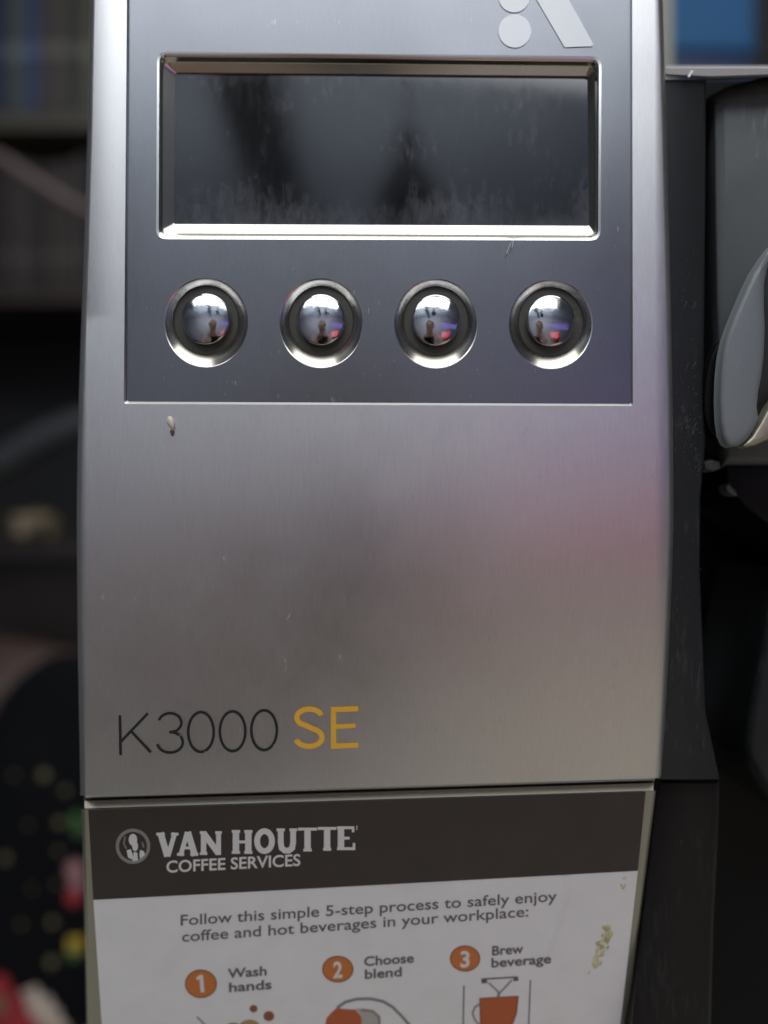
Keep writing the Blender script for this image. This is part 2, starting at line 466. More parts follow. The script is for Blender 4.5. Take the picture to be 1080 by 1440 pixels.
for k in range(46):
    x = random.uniform(185, 880); y = random.uniform(345, 560)
    if any(math.hypot(x-a, y-b) < 68 for a, b in BT): continue
    L = random.uniform(1, 5); a = math.radians(random.gauss(75, 12)); dx, dy = math.cos(a)*L/2, math.sin(a)*L/2
    marks.append(ribbon2d([(x-dx, y+dy), (x+dx, y-dy)], .9))
nick = printed('worn_spot', [ribbon2d([(490, 1016), (495, 1010), (497, 1003)], [5.5, 3.5, 1.5])], M['silver'], cm, -.00016, D_up)
marks += [ribbon2d([(712, 357), (720, 338)], 1.1), ribbon2d([(497, 415), (499, 408)], 1.5), ribbon2d([(518, 441), (519, 433)], 1.6)]
o = printed('plate_scratches', marks, mat('pale_scratch', (.30, .30, .33), .6, .1), cm, .00088, D_up); o['kind'] = 'stuff'

# --- lower front with the instruction sticker
PL = lambda x, y, d: P(x, y, d, D_low)
def lo_l(y): return 115+(y-1127)*(8/313.0)
def lo_r(y): return lerp([(1100, 924), (1225, 908.5), (1330, 895.5), (1440, 886)], y)
yl = [1138, 1200, 1260, 1320, 1380, 1440, 1520]
yr = [1112, 1180, 1250, 1320, 1380, 1440, 1520]
lt = lambda x: 1137-(x-115)*(25.5/808)            # top edge of the flat of the lower front
fl = flat([(lo_l(y)+4, y) for y in yl]+[(lo_r(y)-4, y) for y in reversed(yr)], 0, D_low, (), 20)
rl = loft([[(lo_l(y)+a, y, d) for y in yl] for a, d in ((4, 0), (1.6, .0004), (.2, .0014), (0, .003), (0, .02))], PL, False)
rrl = loft([[(lo_r(y)-a, y, d) for y in yr] for a, d in ((4, 0), (1.6, .0004), (.2, .0014), (0, .003), (0, .02))], PL, False)
xs = [119, 300, 520, 740, 919]
lip = loft([[(x, lt(x)+a+(.0 if x < 900 else 0), d) for x in xs] for a, d in ((0, 0), (-1.2, .0002), (-10.5, .0017), (-12.5, .0040), (-12.5, .02))], PL, False)
mk('lower_front', *merge(fl, rl, rrl, lip), M['frame'], cm, 30)
# dark gap behind the seam
mk('seam_gap', *loft([[(118, 1116, .0075), (920, 1091, .0075)], [(119, 1138, .0075), (918, 1112, .0075)]], P, False), M['frame'], cm)

stk = mk('instruction_sticker', *flat([(124, 1139), (131, 1262), (143, 1440), (148, 1515), (862, 1515), (872.5, 1440), (897, 1225), (908, 1113.5), (520, 1126)], -.0003, D_low, (), 16), M['paper'], cm, 40)
printed('header_band', [sheet2d([(124, 1139), (127.5, 1200), (131, 1265.5), (400, 1251.5), (650, 1238), (897, 1224.5), (903, 1165), (908, 1113.5), (520, 1126)], (), 16)], M['brown'], stk, -.0004, D_low)
# round emblem
ring = ribbon2d(circ(187, 1190, 22, 22.5, 40), 4.6, True)
printed('round_emblem', [ring], mat('emblem_grey', (.30, .28, .275), .6), stk, -.00048, D_low)
bust = [sheet2d(q, (), 0) for q in (circ(187, 1181, 6, 8.5, 20), circ(190, 1190, 4.2, 7, 16), [(178, 1196), (184, 1194), (187, 1203), (187, 1209), (180, 1206)],
        [(188, 1198), (193, 1199), (194, 1210), (186.5, 1211)], [(197, 1195), (202, 1197), (204, 1202), (197, 1208), (196, 1202)])]
printed('round_emblem_bust', bust, M['white_print'], stk, -.00048, D_low)
hair = [ribbon2d([(176, 1176), (174, 1186), (178, 1194)], 2.2), ribbon2d([(200, 1184), (202, 1192)], 2.0)]
printed('round_emblem_bust', hair, M['grey_print'], stk, -.00048, D_low)
# slab-serif brand line
def slab(ch, x0, x1, yb, h):
    W = x1-x0; X = lambda u: x0+u*W; Y = lambda v: yb-v*h; t = .27*h; s = .12*h; out = []
    def ln(a, b, wq=t): out.append(ribbon2d([(X(a[0]), Y(a[1])), (X(b[0]), Y(b[1]))], wq))
    def sf(u0, u1, v): out.append(ribbon2d([(X(u0), Y(v)), (X(u1), Y(v))], s))
    k = s/2/h
    if ch == 'V': ln((.18, 1), (.5, 0), t*1.0); ln((.84, 1), (.52, 0), t*.72); sf(0, .38, 1-k); sf(.66, 1, 1-k)
    if ch == 'A': ln((.16, 0), (.48, 1), t*.72); ln((.84, 0), (.50, 1), t*1.0); sf(0, .34, k); sf(.62, 1, k); sf(.25, .72, .33)
    if ch == 'N': ln((.17, 0), (.17, 1), t*.85); ln((.85, 0), (.85, 1), t*.75); ln((.17, .92), (.85, .06), t*.95); sf(0, .34, k); sf(0, .25, 1-k); sf(.7, 1, 1-k)
    if ch == 'H': ln((.2, 0), (.2, 1)); ln((.8, 0), (.8, 1)); sf(0, .4, k); sf(0, .4, 1-k); sf(.6, 1, k); sf(.6, 1, 1-k); sf(.2, .8, .5)
    if ch == 'O': out.append(ribbon2d(ell(X(.5), Y(.5), W/2-t/2, h/2-t*.3, 0, 360, 28)[:-1], t*.9, True))
    if ch == 'U': out.append(ribbon2d([(X(.2), Y(1)), (X(.2), Y(.4)), (X(.25), Y(.17)), (X(.4), Y(.07)), (X(.6), Y(.07)), (X(.75), Y(.17)), (X(.8), Y(.4)), (X(.8), Y(1))], t*.9)); sf(0, .4, 1-k); sf(.62, 1, 1-k)
    if ch == 'T': ln((.5, 0), (.5, 1)); sf(.28, .72, k); sf(0, 1, 1-k)
    if ch == 'E': ln((.22, 0), (.22, 1)); sf(0, 1, k); sf(0, .95, 1-k); sf(.2, .7, .5); ln((.95, 0), (.95, .3), s*.9); ln((.9, .75), (.9, 1), s*.9)
    return out
row = []
sl = -.036
for ch, a, b in (('V', 220, 251), ('A', 249, 279), ('N', 281, 312), ('H', 326, 355), ('O', 357, 387), ('U', 389, 418), ('T', 419, 446), ('T', 447, 473), ('E', 474, 499)):
    row += slab(ch, a, b, 1204.5+sl*((a+b)/2-235), 33.5)
row.append(ribbon2d([(502, 1161), (501.5, 1167)], 1.2)); 
printed('brand_lettering', row, M['white_print'], stk, -.00048, D_low)
printed('brand_lettering', [text2d('COFFEE SERVICES', 234, 422.5, 1227, -.052, 17, .018)], M['white_print'], stk, -.00048, D_low)
# copy
for line, x0, x1, yb, sl_ in (('Follow this simple 5-step process to safely enjoy', 254, 783, 1301.5, -.0650), ('coffee and hot beverages in your workplace:', 256, 743, 1324.5, -.0735)):
    printed('instruction_text', [text2d(line, x0, x1, yb, sl_, 15.5, .008)], M['text_print'], stk, -.0004, D_low)
for word, x0, x1, yb in (('Wash', 320, 375, 1375.5), ('hands', 322, 382, 1395), ('Choose', 512, 582, 1358.5), ('blend', 513, 565, 1376.5), ('Brew', 692, 736, 1343.5), ('beverage', 691, 775, 1360.5)):
    printed('step_text', [text2d(word, x0, x1, yb, -.075, 13.5, .022)], M['text_print'], stk, -.0004, D_low)
for n_, (cx, cy, rx, ry) in enumerate(((282.5, 1383.5, 22.5, 20), (475, 1363, 22, 18.7), (654, 1348, 21.3, 18.3))):
    bd = printed('step_badge', [sheet2d(circ(cx, cy, rx, ry, 36), (), 0)], M['orange_dark'], stk, -.0004, D_low)
    bd['label'] = 'orange badge numbered %d' % (n_+1)
    pv = [sheet2d(circ(cx, cy, rx-1.4, ry-1.4, 36), (), 0)]
    printed('badge_fill', pv, M['orange'], stk, -.00044, D_low)
    t0, t1 = ((cx-5.5, cx+4.5) if n_ == 0 else (cx-6.5, cx+6.5))
    dg_ = [text2d(str(n_+1), t0, t1, cy+12, -.05, 23, .03)] if n_ else [ribbon2d([(cx-6, cy-6.5), (cx-1, cy-10.5), (cx+1.2, cy-11)], 4.2), ribbon2d([(cx+.3, cy-12.5), (cx+2.4, cy+12)], 5.4)]
    printed('badge_digit', dg_, M['white_print'], stk, -.0005, D_low)
# pictures
ic = []
printed('pod_icon', [sheet2d([(457, 1446), (459, 1432), (466, 1424), (474, 1417), (482, 1419), (500, 1420), (508, 1430), (509, 1446), (509, 1500), (457, 1500)], (), 0)], M['rust'], stk, -.00042, D_low)
printed('pod_icon', [ribbon2d([(474, 1417), (486, 1409), (502, 1405), (520, 1404.5), (538, 1408), (552, 1416), (564, 1428), (578, 1444), (590, 1470)], 4.0), ribbon2d([(508, 1420), (524, 1422), (533, 1430), (534, 1450)], 3.5)], M['grey_print'], stk, -.0004, D_low)
printed('pod_icon', [sheet2d([(500, 1418), (520, 1420), (532, 1430), (532, 1500), (508, 1500), (508, 1430)], (), 0)], M['pale_print'], stk, -.00036, D_low)
cup = [(675, 1405), (728, 1402), (725, 1425), (718, 1445), (712, 1452), (682, 1453), (677, 1440)]
printed('cup_icon', [sheet2d([(674, 1403.5), (729.5, 1400.5), (727, 1425), (719, 1447), (713, 1455), (681, 1456), (675, 1440)], (), 0)], M['orange_dark'], stk, -.0004, D_low)
printed('cup_icon', [sheet2d(cup, (), 0)], M['rust'], stk, -.00044, D_low)
printed('cup_icon', [ribbon2d([(675, 1412), (668, 1416), (664.5, 1424), (667, 1433), (676, 1444)], 2.6)], M['grey_print'], stk, -.0004, D_low)
printed('spout_icon', [ribbon2d([(652.5, 1386), (650, 1500)], 1.9), ribbon2d([(746, 1378), (741, 1500)], 1.9), ribbon2d([(677, 1380.5), (685, 1380)], 5), ribbon2d([(722, 1377.5), (729, 1376.5)], 5), ribbon2d([(677, 1377), (728, 1374)], 2)], M['text_print'], stk, -.0004, D_low)
printed('spout_icon', [ribbon2d([(687, 1382), (700, 1394), (703, 1396), (706, 1393), (720, 1378)], 2.4), ribbon2d([(702, 1394), (700.5, 1403)], 4)], M['grey_print'], stk, -.0004, D_low)
printed('hands_icon', [sheet2d(circ(356.5, 1418.5, 5.6, 5.2, 18), (), 0), sheet2d(circ(378, 1429, 7.6, 7, 18), (), 0)], mat('brown_print', (.30, .10, .05), .6), stk, -.0004, D_low)
printed('hands_icon', [sheet2d(circ(351, 1443, 14, 9, 22), (), 0), sheet2d(circ(328, 1446, 11, 8, 22), (), 0)], M['tan_print'], stk, -.0004, D_low)
printed('hands_icon', [ribbon2d([(277, 1430), (285, 1438), (296, 1448)], 2.2)], M['grey_print'], stk, -.0004, D_low)
# yellow residue and crease
def smear(pts, h):
    c = (sum(p[0] for p in pts)/len(pts), sum(p[1] for p in pts)/len(pts))
    return loft([wd(pts, -.0003), [(c[0]+(x-c[0])*.8, c[1]+(y-c[1])*.8, -.0003-h) for x, y in pts]], PL, True, True)
stain_mats = [M['stain'], paper_mat('pale_residue', (.80, .77, .64), .8), paper_mat('brown_residue', (.58, .52, .33), .7)]
def residue(path, n, w0):
    vf = [[], [], []]
    for k in range(n):
        t = random.random()*(len(path)-1); i = int(t); t -= i
        x = path[i][0]*(1-t)+path[i+1][0]*t+random.gauss(0, w0); y = path[i][1]*(1-t)+path[i+1][1]*t+random.gauss(0, w0)
        r = random.uniform(1.6, 5.4)*w0/3.0; ang = random.uniform(0, 6)
        pts = [(x+r*(.6+.5*random.random())*math.cos(ang+q*math.pi/4), y+r*1.35*(.6+.5*random.random())*math.sin(ang+q*math.pi/4)) for q in range(8)]
        kind = 1 if random.random() < .55 else (0 if random.random() < .8 else 2)
        vf[kind].append(smear(pts, random.uniform(.00005, .0002)))
    for k in range(3):
        if vf[k]:
            o = mk('yellow_residue', *merge(*vf[k]), stain_mats[k], stk, 60); o['kind'] = 'stuff'
residue([(855, 1300), (852, 1318), (847, 1332), (843, 1346), (839, 1352)], 46, 3.2)
residue([(879, 1230), (877, 1245), (875, 1254)], 12, 1.6)
residue([(832, 1362), (824, 1372)], 5, 1.2)
crease = loft([[(786, 1233, -.0003), (783, 1262, -.0003), (772, 1300, -.0003), (760, 1340, -.0003)], [(795, 1232, -.0009), (791, 1262, -.0010), (780, 1302, -.0007), (768, 1342, -.00035)],
               [(806, 1231, -.0003), (802, 1262, -.0003), (790, 1303, -.0003), (774, 1344, -.0003)]], PL, False)
mk('sticker_crease', *crease, M['paper'], stk, 60)

# --- dark body to the right of the front
side_rows = [112, 180, 260, 340, 420, 500, 560, 620, 700, 800, 900, 1000, 1060, 1096]
sr = [(112, 993), (300, 991), (450, 990), (560, 989), (620, 992), (680, 985), (800, 984), (1000, 992), (1096, 1012)]
sv = loft([[(925, y, .006) for y in side_rows], [(lerp(sr, y)-4, y, .006) for y in side_rows], [(lerp(sr, y)-1, y, .0066) for y in side_rows],
           [(lerp(sr, y), y, .008) for y in side_rows], [(lerp(sr, y)-6, y, .05) for y in side_rows]], P, False)
mk('side_panel', *sv, M['charcoal'], cm, 40)
marks = []
for (x0, y0, x1, y1) in ((961, 434, 966, 424), (974, 434, 979, 424), (964, 520, 968, 511), (973, 519, 978, 509), (949, 846, 953, 839), (951, 862, 953, 855), (948, 852, 949, 848), (958, 1187, 959, 1182)):
    marks.append(ribbon2d([(x0, y0), (x1, y1)], [.5, 1.1]))
for k in range(170):
    t = random.random()
    if k < 60: x, y = random.gauss(972, 12), random.gauss(606, 28)
    elif k < 90: x, y = random.gauss(986, 8), random.gauss(652, 6)
    else: x, y = random.uniform(948, 988), random.uniform(330, 900)
    if x > 986 or x < 947: continue
    L = random.uniform(1.5, 9) if k < 60 else random.uniform(.8, 4)
    a = math.radians(random.gauss(58, 12)); dx, dy = math.cos(a)*L/2, math.sin(a)*L/2
    marks.append(ribbon2d([(x-dx, y+dy), (x+dx, y-dy)], [.4, random.uniform(.4, .9)]))
o = printed('side_scratches', marks, mat('side_scratch', (.09, .09, .09), .6, 0, .1), cm, .0058, D_up); o['kind'] = 'stuff'
# ledge on top
lg = loft([[(x, 92.5, .03) for x in (934, 1000, 1090, 1240)], [(x, 93.5, .006) for x in (936, 1000, 1090, 1240)], [(x, 96, .0045) for x in (936, 1000, 1090, 1240)],
           [(936, 104, .0045), (1000, 107, .0045), (1090, 104, .0045), (1240, 100, .0045)], [(936, 106.5, .0055), (1000, 110, .0055), (1090, 107, .0055), (1240, 103, .0055)],
           [(936, 108, .03), (1000, 112, .03), (1090, 109, .03), (1240, 104, .03)]], P, False)
mk('top_ledge', *lg, M['ledge'], cm, 40)
nv = [ribbon2d([(968, 108), (974, 99)], 3.4)]
printed('ledge_highlight', nv, M['print_light'], cm, .0040, D_up)  # white highlight tick on the ledge, painted as a flat mark
# scuffed lid
lid = [(993, 142), (998, 134), (1008, 128), (1024, 121), (1045, 115), (1068, 110), (1100, 106), (1260, 104), (1260, 660), (1010, 660), (1000, 560), (996, 420), (994, 280)]
mk('lid_cover', *prism(lid, .2035, .25, .010, 26), M['scuffed'], cm, 50)
# black brewing recess behind everything
mk('brew_recess', *prism([(940, 112), (1300, 112), (1300, 1560), (940, 1560)], .252, .262), M['black'], cm)
mk('brew_head', *prism([(1019, 640), (1026, 634), (1290, 634), (1290, 850), (1200, 820), (1084, 742), (1050, 716), (1032, 697), (1021, 690)], .2065, .24, .0020, 4), M['black'], cm, 40)
mk('cup_guard', *prism([(1091, 800), (1074, 850), (1060, 925), (1047, 1000), (1041, 1045), (1046, 1070), (1060, 1096), (1076, 1125), (1096, 1150), (1300, 1180), (1300, 780)], .215, .25, .010, 20), M['charcoal'], cm, 60)
lower = [(924, 1097), (1012, 1098), (1010, 1180), (1004, 1290), (1000, 1440), (1000, 1560), (880, 1560), (886, 1440), (908, 1225)]
mk('lower_body', *prism(lower, .2, .25, .0022, 6), M['casing'], cm, 40)
# lever handle: grey blade, dark inner face, metal trim
blade = [(1086, 344), (1075, 358), (1060, 381), (1049, 404), (1039, 427), (1029, 451), (1020, 476), (1015, 500), (1012, 530), (1011, 560), (1012, 590), (1015, 612), (1020, 624), (1028, 629), (1040, 627), (1050, 619),
         (1060, 604), (1066, 588), (1064, 572), (1066, 552), (1071, 528), (1074, 500), (1075.5, 465), (1074.5, 430), (1075, 400), (1079, 378), (1088, 360)]
hd = mk('lever_handle', *prism(blade, .1875, .1905, .0016, 9), M['handle'], cm, 60)
inner = [(1006, 486), (998, 505), (992, 532), (989, 560), (990, 585), (995, 603), (1004, 615), (1016, 622), (1024, 600), (1024, 500), (1016, 478)]
mk('handle_inner_face', *prism(inner, .1925, .195, .001, 4), M['black'], hd, 50)
grip = [(1074, 380), (1092, 352), (1180, 300), (1180, 560), (1092, 548), (1074, 566), (1060, 572), (1066, 540), (1072, 500), (1073, 440)]
mk('handle_grip', *prism(grip, .1895, .192, .001, 4), M['charcoal'], hd, 50)
trim = [(1042, 627), (1056, 613), (1068, 594), (1080, 571), (1095, 548), (1180, 520), (1180, 560), (1100, 606), (1082, 618), (1062, 627), (1048, 630)]
mk('handle_trim', *prism(trim, .1885, .191, .0015, 6), M['brass'], hd, 50)
# worn bevel highlight and a lit edge, both put in as pale pieces
mk('worn_lit_corner', *prism([(988, 650), (1000, 646), (1012, 650), (1013, 659), (1003, 663), (990, 660)], .1985, .2035, .0015, 4), M['scuffed'], cm, 50)
mk('worn_lit_corner', *prism([(1020, 683), (1025, 680), (1034, 690), (1037, 698), (1028, 697), (1021, 692)], .2045, .2085, .0015, 3), M['scuffed'], cm, 50)
# casing behind the front
bodyv = []
for (x, z, y) in ((-.066, .16, .206), (.150, .16, .206), (.150, -.20, .262), (-.060, -.20, .262), (-.066, .16, .50), (.150, .16, .50), (.150, -.20, .50), (-.060, -.20, .50)):
    bodyv.append((x, y, CZ+z))

# ------------------------------------------------------------------ the room behind, out of focus
def box(name, c, s, m, parent=None, bev=0.0, rot=0):
    bm = bmesh.new(); bmesh.ops.create_cube(bm, size=1)
    bmesh.ops.scale(bm, vec=s, verts=bm.verts)
    if bev: bmesh.ops.bevel(bm, geom=bm.edges[:], offset=bev, segments=2, affect='EDGES')
    if rot: bmesh.ops.rotate(bm, cent=(0, 0, 0), matrix=Matrix.Rotation(rot, 3, 'Y'), verts=bm.verts)
    bmesh.ops.translate(bm, vec=c, verts=bm.verts)
    me = bpy.data.meshes.new(name); bm.to_mesh(me); bm.free(); me.materials.append(m)
    o = bpy.data.objects.new(name, me); COL.objects.link(o)
    if parent:
        o.parent = parent; o.matrix_parent_inverse = Matrix.Translation(parent.location).inverted() if parent.type == 'EMPTY' else Matrix()
    return o
def pbox(name, x0, y0, x1, y1, D, depth, m, parent=None, bev=0.0, rot=0):
    """box whose front face spans the photograph pixels given, D metres away"""
    k = D/FPX
    return box(name, ((x0+x1-1080)/2*k, D+depth/2, CZ-((y0+y1)/2-720)*k), ((x1-x0)*k, depth, (y1-y0)*k), m, parent, bev, rot)
wall = box('wall', (0, 2.6, 1.3), (6, .1, 2.8), paper_mat('wall_paint', (.030, .028, .026), .8, .8)); wall['kind'] = 'structure'
floor = box('floor', (0, 1.0, -.05), (6, 6, .1), paper_mat('floor_brown', (.05, .04, .035), .7, .6)); floor['kind'] = 'structure'

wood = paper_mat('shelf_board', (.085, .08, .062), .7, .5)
dark = paper_mat('bookcase_dark', (.012, .012, .013), .7, .6)
bc = thing('bookcase', 'dark bookcase with pale shelf edges in the blurred background left of the machine', 'bookcase', (-.5, 1.3, 0))
B = 1.25
pbox('back_panel', -500, -300, 360, 1040, B+.30, .02, dark, bc)
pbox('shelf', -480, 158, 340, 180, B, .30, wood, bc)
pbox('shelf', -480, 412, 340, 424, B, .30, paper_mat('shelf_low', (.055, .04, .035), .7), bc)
pbox('side_panel', 340, -300, 362, 1040, B, .31, dark, bc)
def book(x0, x1, top, base, col, label, D=B+.03, lean=0):
    col = tuple(c*1.0 for c in col)
    m = paper_mat('cover_'+str(x0), col, .7, .5)
    t = thing('book', label, 'book', Q((x0+x1)/2, base, D), 'books on the blurred bookcase')
    pbox('cover', x0, top, x1, base-1, D, .17, m, t, .002)
    pbox('spine_band', x0-.5, top+(base-top)*.70, x1+.5, top+(base-top)*.76, D-.002, .01, paper_mat('band', tuple(min(1, c*1.6+.02) for c in col), .9), t)
    return t
ups = [(-14, 4, (.02, .03, .10), 'navy spine at the far left edge on the upper shelf'), (5, 18, (.05, .065, .06), 'grey-green narrow spine beside the navy book, upper shelf'),
       (19, 34, (.10, .12, .115), 'pale grey-green book left of the bright blue one, upper shelf'), (35, 52, (.02, .055, .16), 'bright blue spine on the upper shelf'),
       (53, 70, (.085, .07, .075), 'dull mauve-grey spine right of the blue book, upper shelf'), (71, 81, (.045, .04, .04), 'thin dark brown spine between mauve and pale books, upper shelf'),
       (82, 97, (.10, .10, .085), 'pale khaki spine toward the right end, upper shelf'), (98, 114, (.012, .012, .012), 'black spine nearly touching the machine edge, upper shelf'),
       (115, 132, (.13, .13, .10), 'cream-khaki spine partly hidden by the machine, upper shelf')]
for i, (a, b, c, l) in enumerate(ups): book(a, b, -150+random.uniform(-20, 10), 157, c, l)
los = [(-12, 10, (.02, .017, .016), 'blackish wide spine at the left edge, lower shelf'), (11, 24, (.04, .03, .03), 'brown spine second from left, lower shelf'), (25, 44, (.045, .038, .034), 'taupe wide spine on the lower shelf'),
       (46, 63, (.014, .012, .014), 'black spine in the middle of the lower shelf'), (65, 80, (.05, .035, .034), 'reddish brown spine right of the black one, lower shelf'), (82, 93, (.035, .03, .028), 'thin umber spine on the lower shelf'),
       (95, 106, (.055, .042, .036), 'light brown spine near the machine, lower shelf'), (108, 126, (.02, .018, .018), 'dark spine partly behind the machine, lower shelf')]
for i, (a, b, c, l) in enumerate(los): book(a, b, 222+random.uniform(-8, 8), 411, c, l)

def tube(name, pts, r, m, parent=None):
    V = []; F = []; n = 10
    for i, p in enumerate(pts):
        a = pts[max(0, i-1)]; b = pts[min(len(pts)-1, i+1)]
        t = (b-a).normalized(); u = t.orthogonal().normalized() if i == 0 else (u-t*u.dot(t)).normalized(); v = t.cross(u)
        for k in range(n):
            q = 2*math.pi*k/n; V.append(p+(u*math.cos(q)+v*math.sin(q))*(r if not isinstance(r, list) else r[i]))
    for i in range(len(pts)-1):
        for k in range(n): F.append((i*n+k, i*n+(k+1) % n, (i+1)*n+(k+1) % n, (i+1)*n+k))
    F.append(tuple(range(n))[::-1]); F.append(tuple((len(pts)-1)*n+k for k in range(n)))
    return mk(name, V, F, m, parent, 60)
def arc(pp, D, n=8):
    out = []
    for i in range(len(pp)-1):
        for k in range(n):
            t = k/n; out.append(Q(pp[i][0]*(1-t)+pp[i+1][0]*t, pp[i][1]*(1-t)+pp[i+1][1]*t, D))
    out.append(Q(*pp[-1], D)); return out
tag(tube('strap', arc([(-120, 190), (-40, 208), (10, 228), (60, 262), (110, 292), (180, 318)], .95), .0085, paper_mat('pink_strap', (.13, .095, .095), .8)), 'dusty pink strap sagging across the bookcase behind the machine', 'strap')
tag(tube('chair_rail', arc([(-160, 700), (-60, 680), (10, 648), (60, 618), (110, 598), (200, 580)], .80), .018, mat('rail_black', (.03, .034, .04), .4)), 'dark curved chair rail in the blur left of the machine', 'chair rail')
# crumpled cream paper
def lump(name, c, s, m, seed, amp=.25, sub=3, parent=None):
    bm = bmesh.new(); bmesh.ops.create_icosphere(bm, subdivisions=sub, radius=1)
    for v in bm.verts:
        n_ = noise.noise(v.co*2+Vector((seed, 0, 0))); v.co *= 1+amp*n_
        v.co = Vector((v.co.x*s[0], v.co.y*s[1], v.co.z*s[2]))+Vector(c)
    me = bpy.data.meshes.new(name); bm.to_mesh(me); bm.free(); me.materials.append(m)
    for p in me.polygons: p.use_smooth = True
    o = bpy.data.objects.new(name, me); COL.objects.link(o)
    if parent: o.parent = parent; o.matrix_parent_inverse = Matrix.Translation(parent.location).inverted() if parent.type == 'EMPTY' else Matrix()
    return o
cr = lump('crumpled_paper', Q(42, 742, 1.0), (.036, .03, .018), paper_mat('cream_paper', (.19, .155, .10), .7), 3, .7, 3)
tag(cr, 'small crumpled cream paper lying on the low brown cabinet', 'paper')
cab = thing('cabinet', 'low dark brown cabinet below the bookcase, mostly hidden by the machine', 'cabinet', (-.4, 1.0, 0))
pbox('top', -400, 762, 300, 790, .9, .34, paper_mat('cab_top', (.035, .028, .026), .7), cab, .004)
pbox('door', -400, 792, 300, 1400, .92, .30, paper_mat('cab_front', (.020, .014, .013), .7), cab, .004)
tb = lump('brown_cushion', Q(30, 1010, .85), (.16, .06, .09), paper_mat('brown_cloth', (.075, .048, .042), .8), 9, .15)
tag(tb, 'brown cushion behind the black floral bag', 'cushion')

# black fabric bag printed with flowers
bagm = mat('black_cloth', (.0045, .005, .0065), .9, 0, .1)
bag = thing('floral_bag', 'black cloth bag with red, white and yellow flowers, lower left beside the machine', 'bag', Q(60, 1500, .62))
BD = .60
bagbody = lump('bag_body', Q(100, 1330, BD+.07), (.105, .07, .265), bagm, 5, .10, 5, bag)
bpy.context.view_layer.update()
bvh = None
from mathutils.bvhtree import BVHTree
_dg = bpy.context.evaluated_depsgraph_get()
bvh = BVHTree.FromObject(bagbody, _dg)
inv = bagbody.matrix_world.inverted()
def on_bag(px, py):
    o = inv @ Vector((0, 0, CZ)); d = (inv.to_3x3() @ Q(px, py, 1.0)-inv.to_3x3() @ Vector((0, 0, CZ))).normalized()
    h, n, i, t = bvh.ray_cast(o, d)
    if h is None: return None, None
    return bagbody.matrix_world @ h, n
def flower(px, py, r, col, petals=5, core=None, name='flower'):
    p, n = on_bag(px, py)
    if p is None: return
    u = n.orthogonal().normalized(); v = n.cross(u)
    V = [p+n*.0018]; F = []
    N = petals*6; off = random.uniform(0, 6)
    for k in range(N):
        a = 2*math.pi*k/N; rr = r*(.62+.38*abs(math.cos(petals*(a+off)/2)))
        V.append(p+(u*math.cos(a)+v*math.sin(a))*rr+n*.0006)
    for k in range(N): F.append((0, 1+k, 1+(k+1) % N))
    f = mk(name, V, F, col, bag)
    if core:
        V = [p+n*.0024+(u*math.cos(a)+v*math.sin(a))*r*.3 for a in [2*math.pi*k/12 for k in range(12)]]
        c = mk('flower_centre', V, [tuple(range(12))], core, f)
red = paper_mat('red_petal', (.42, .03, .045), .6, .8); wht = paper_mat('cream_petal', (.60, .50, .44), .7, .8)
yel = paper_mat('yellow_petal', (.62, .42, .04), .7, .8); grn = paper_mat('green_leaf', (.06, .16, .05), .6, .8); kh = paper_mat('khaki_bud', (.17, .155, .08), .7, .8)
pk = paper_mat('pink_petal', (.42, .22, .24), .7, .8)
u = .62/FPX
flower(0, 1410, 42*u, red, 5, kh); flower(22, 1440, 34*u, red, 5); flower(60, 1425, 25*u, wht, 5); flower(45, 1402, 16*u, wht, 4); flower(78, 1445, 18*u, wht, 5, yel)
flower(106, 1328, 13*u, yel, 4, grn); flower(104, 1342, 9*u, grn, 3)
flower(105, 1222, 13*u, pk, 5); flower(104, 1262, 12*u, red, 5); flower(108, 1243, 11*u, pk, 5); flower(112, 1165, 11*u, grn, 3); flower(108, 1150, 8*u, grn, 3)
for x, y, r in ((62, 1090, 9), (92, 1112, 6), (84, 1157, 8), (82, 1197, 5), (8, 1207, 9), (80, 1243, 5), (74, 1297, 8), (73, 1353, 9), (30, 1300, 5), (40, 1160, 4), (20, 1090, 4), (45, 1250, 4)):
    flower(x, y, r*u*.8, kh, 4)

# top right: cream post and blue crate beyond the machine
post = thing('door_post', 'cream painted post between the machine and the blue crate', 'post', (.3, .8, 0))
pbox('post_face', 926, -200, 947.5, 260, .50, .10, paper_mat('cream_paint', (.36, .37, .29), .9), post, .003)
pbox('post_stop', 915, -200, 926, 260, .51, .09, paper_mat('cream_paint_worn', (.30, .31, .25), .9), post, .003)
crate = thing('blue_crate', 'bright blue plastic crate in the blur above the right side of the machine', 'crate', Q(1000, 90, .9))
pbox('crate_wall', 900, -120, 1064, 76, .85, .2, mat('blue_plastic', (.002, .070, .20), .75), crate, .006)
pbox('crate_base', 900, 74, 1060, 130, .855, .2, mat('blue_plastic_dark', (.008, .025, .09), .4), crate, .004)

# ------------------------------------------------------------------ what the chrome buttons mirror, behind the phone
ceil = box('ceiling', (0, 0, CZ+1.42), (6, 7, .08), paper_mat('ceiling_white', (.62, .68, .76), .97, .8)); ceil['kind'] = 'structure'
bwall = box('wall', (0, -2.6, 1.3), (6, .1, 2.8), paper_mat('wall_lilac', (.52, .51, .56), .95, .8)); bwall['kind'] = 'structure'
win = thing('lit_blind', 'violet lit striped window blind mirrored in the right-hand round buttons', 'blind', (.95, -1.35, CZ+.42))
vm = bpy.data.materials.new('violet_light'); vm.use_nodes = True; vb = vm.node_tree.nodes['Principled BSDF']
vb.inputs['Base Color'].default_value = (.2, .2, .3, 1); vb.inputs['Emission Color'].default_value = (.34, .26, 1, 1); vb.inputs['Emission Strength'].default_value = 0.9
for k in range(13):
    box('slat', (.42+k*.075, -1.35, CZ+.44), (.048, .012, .24), vm, win, .003)
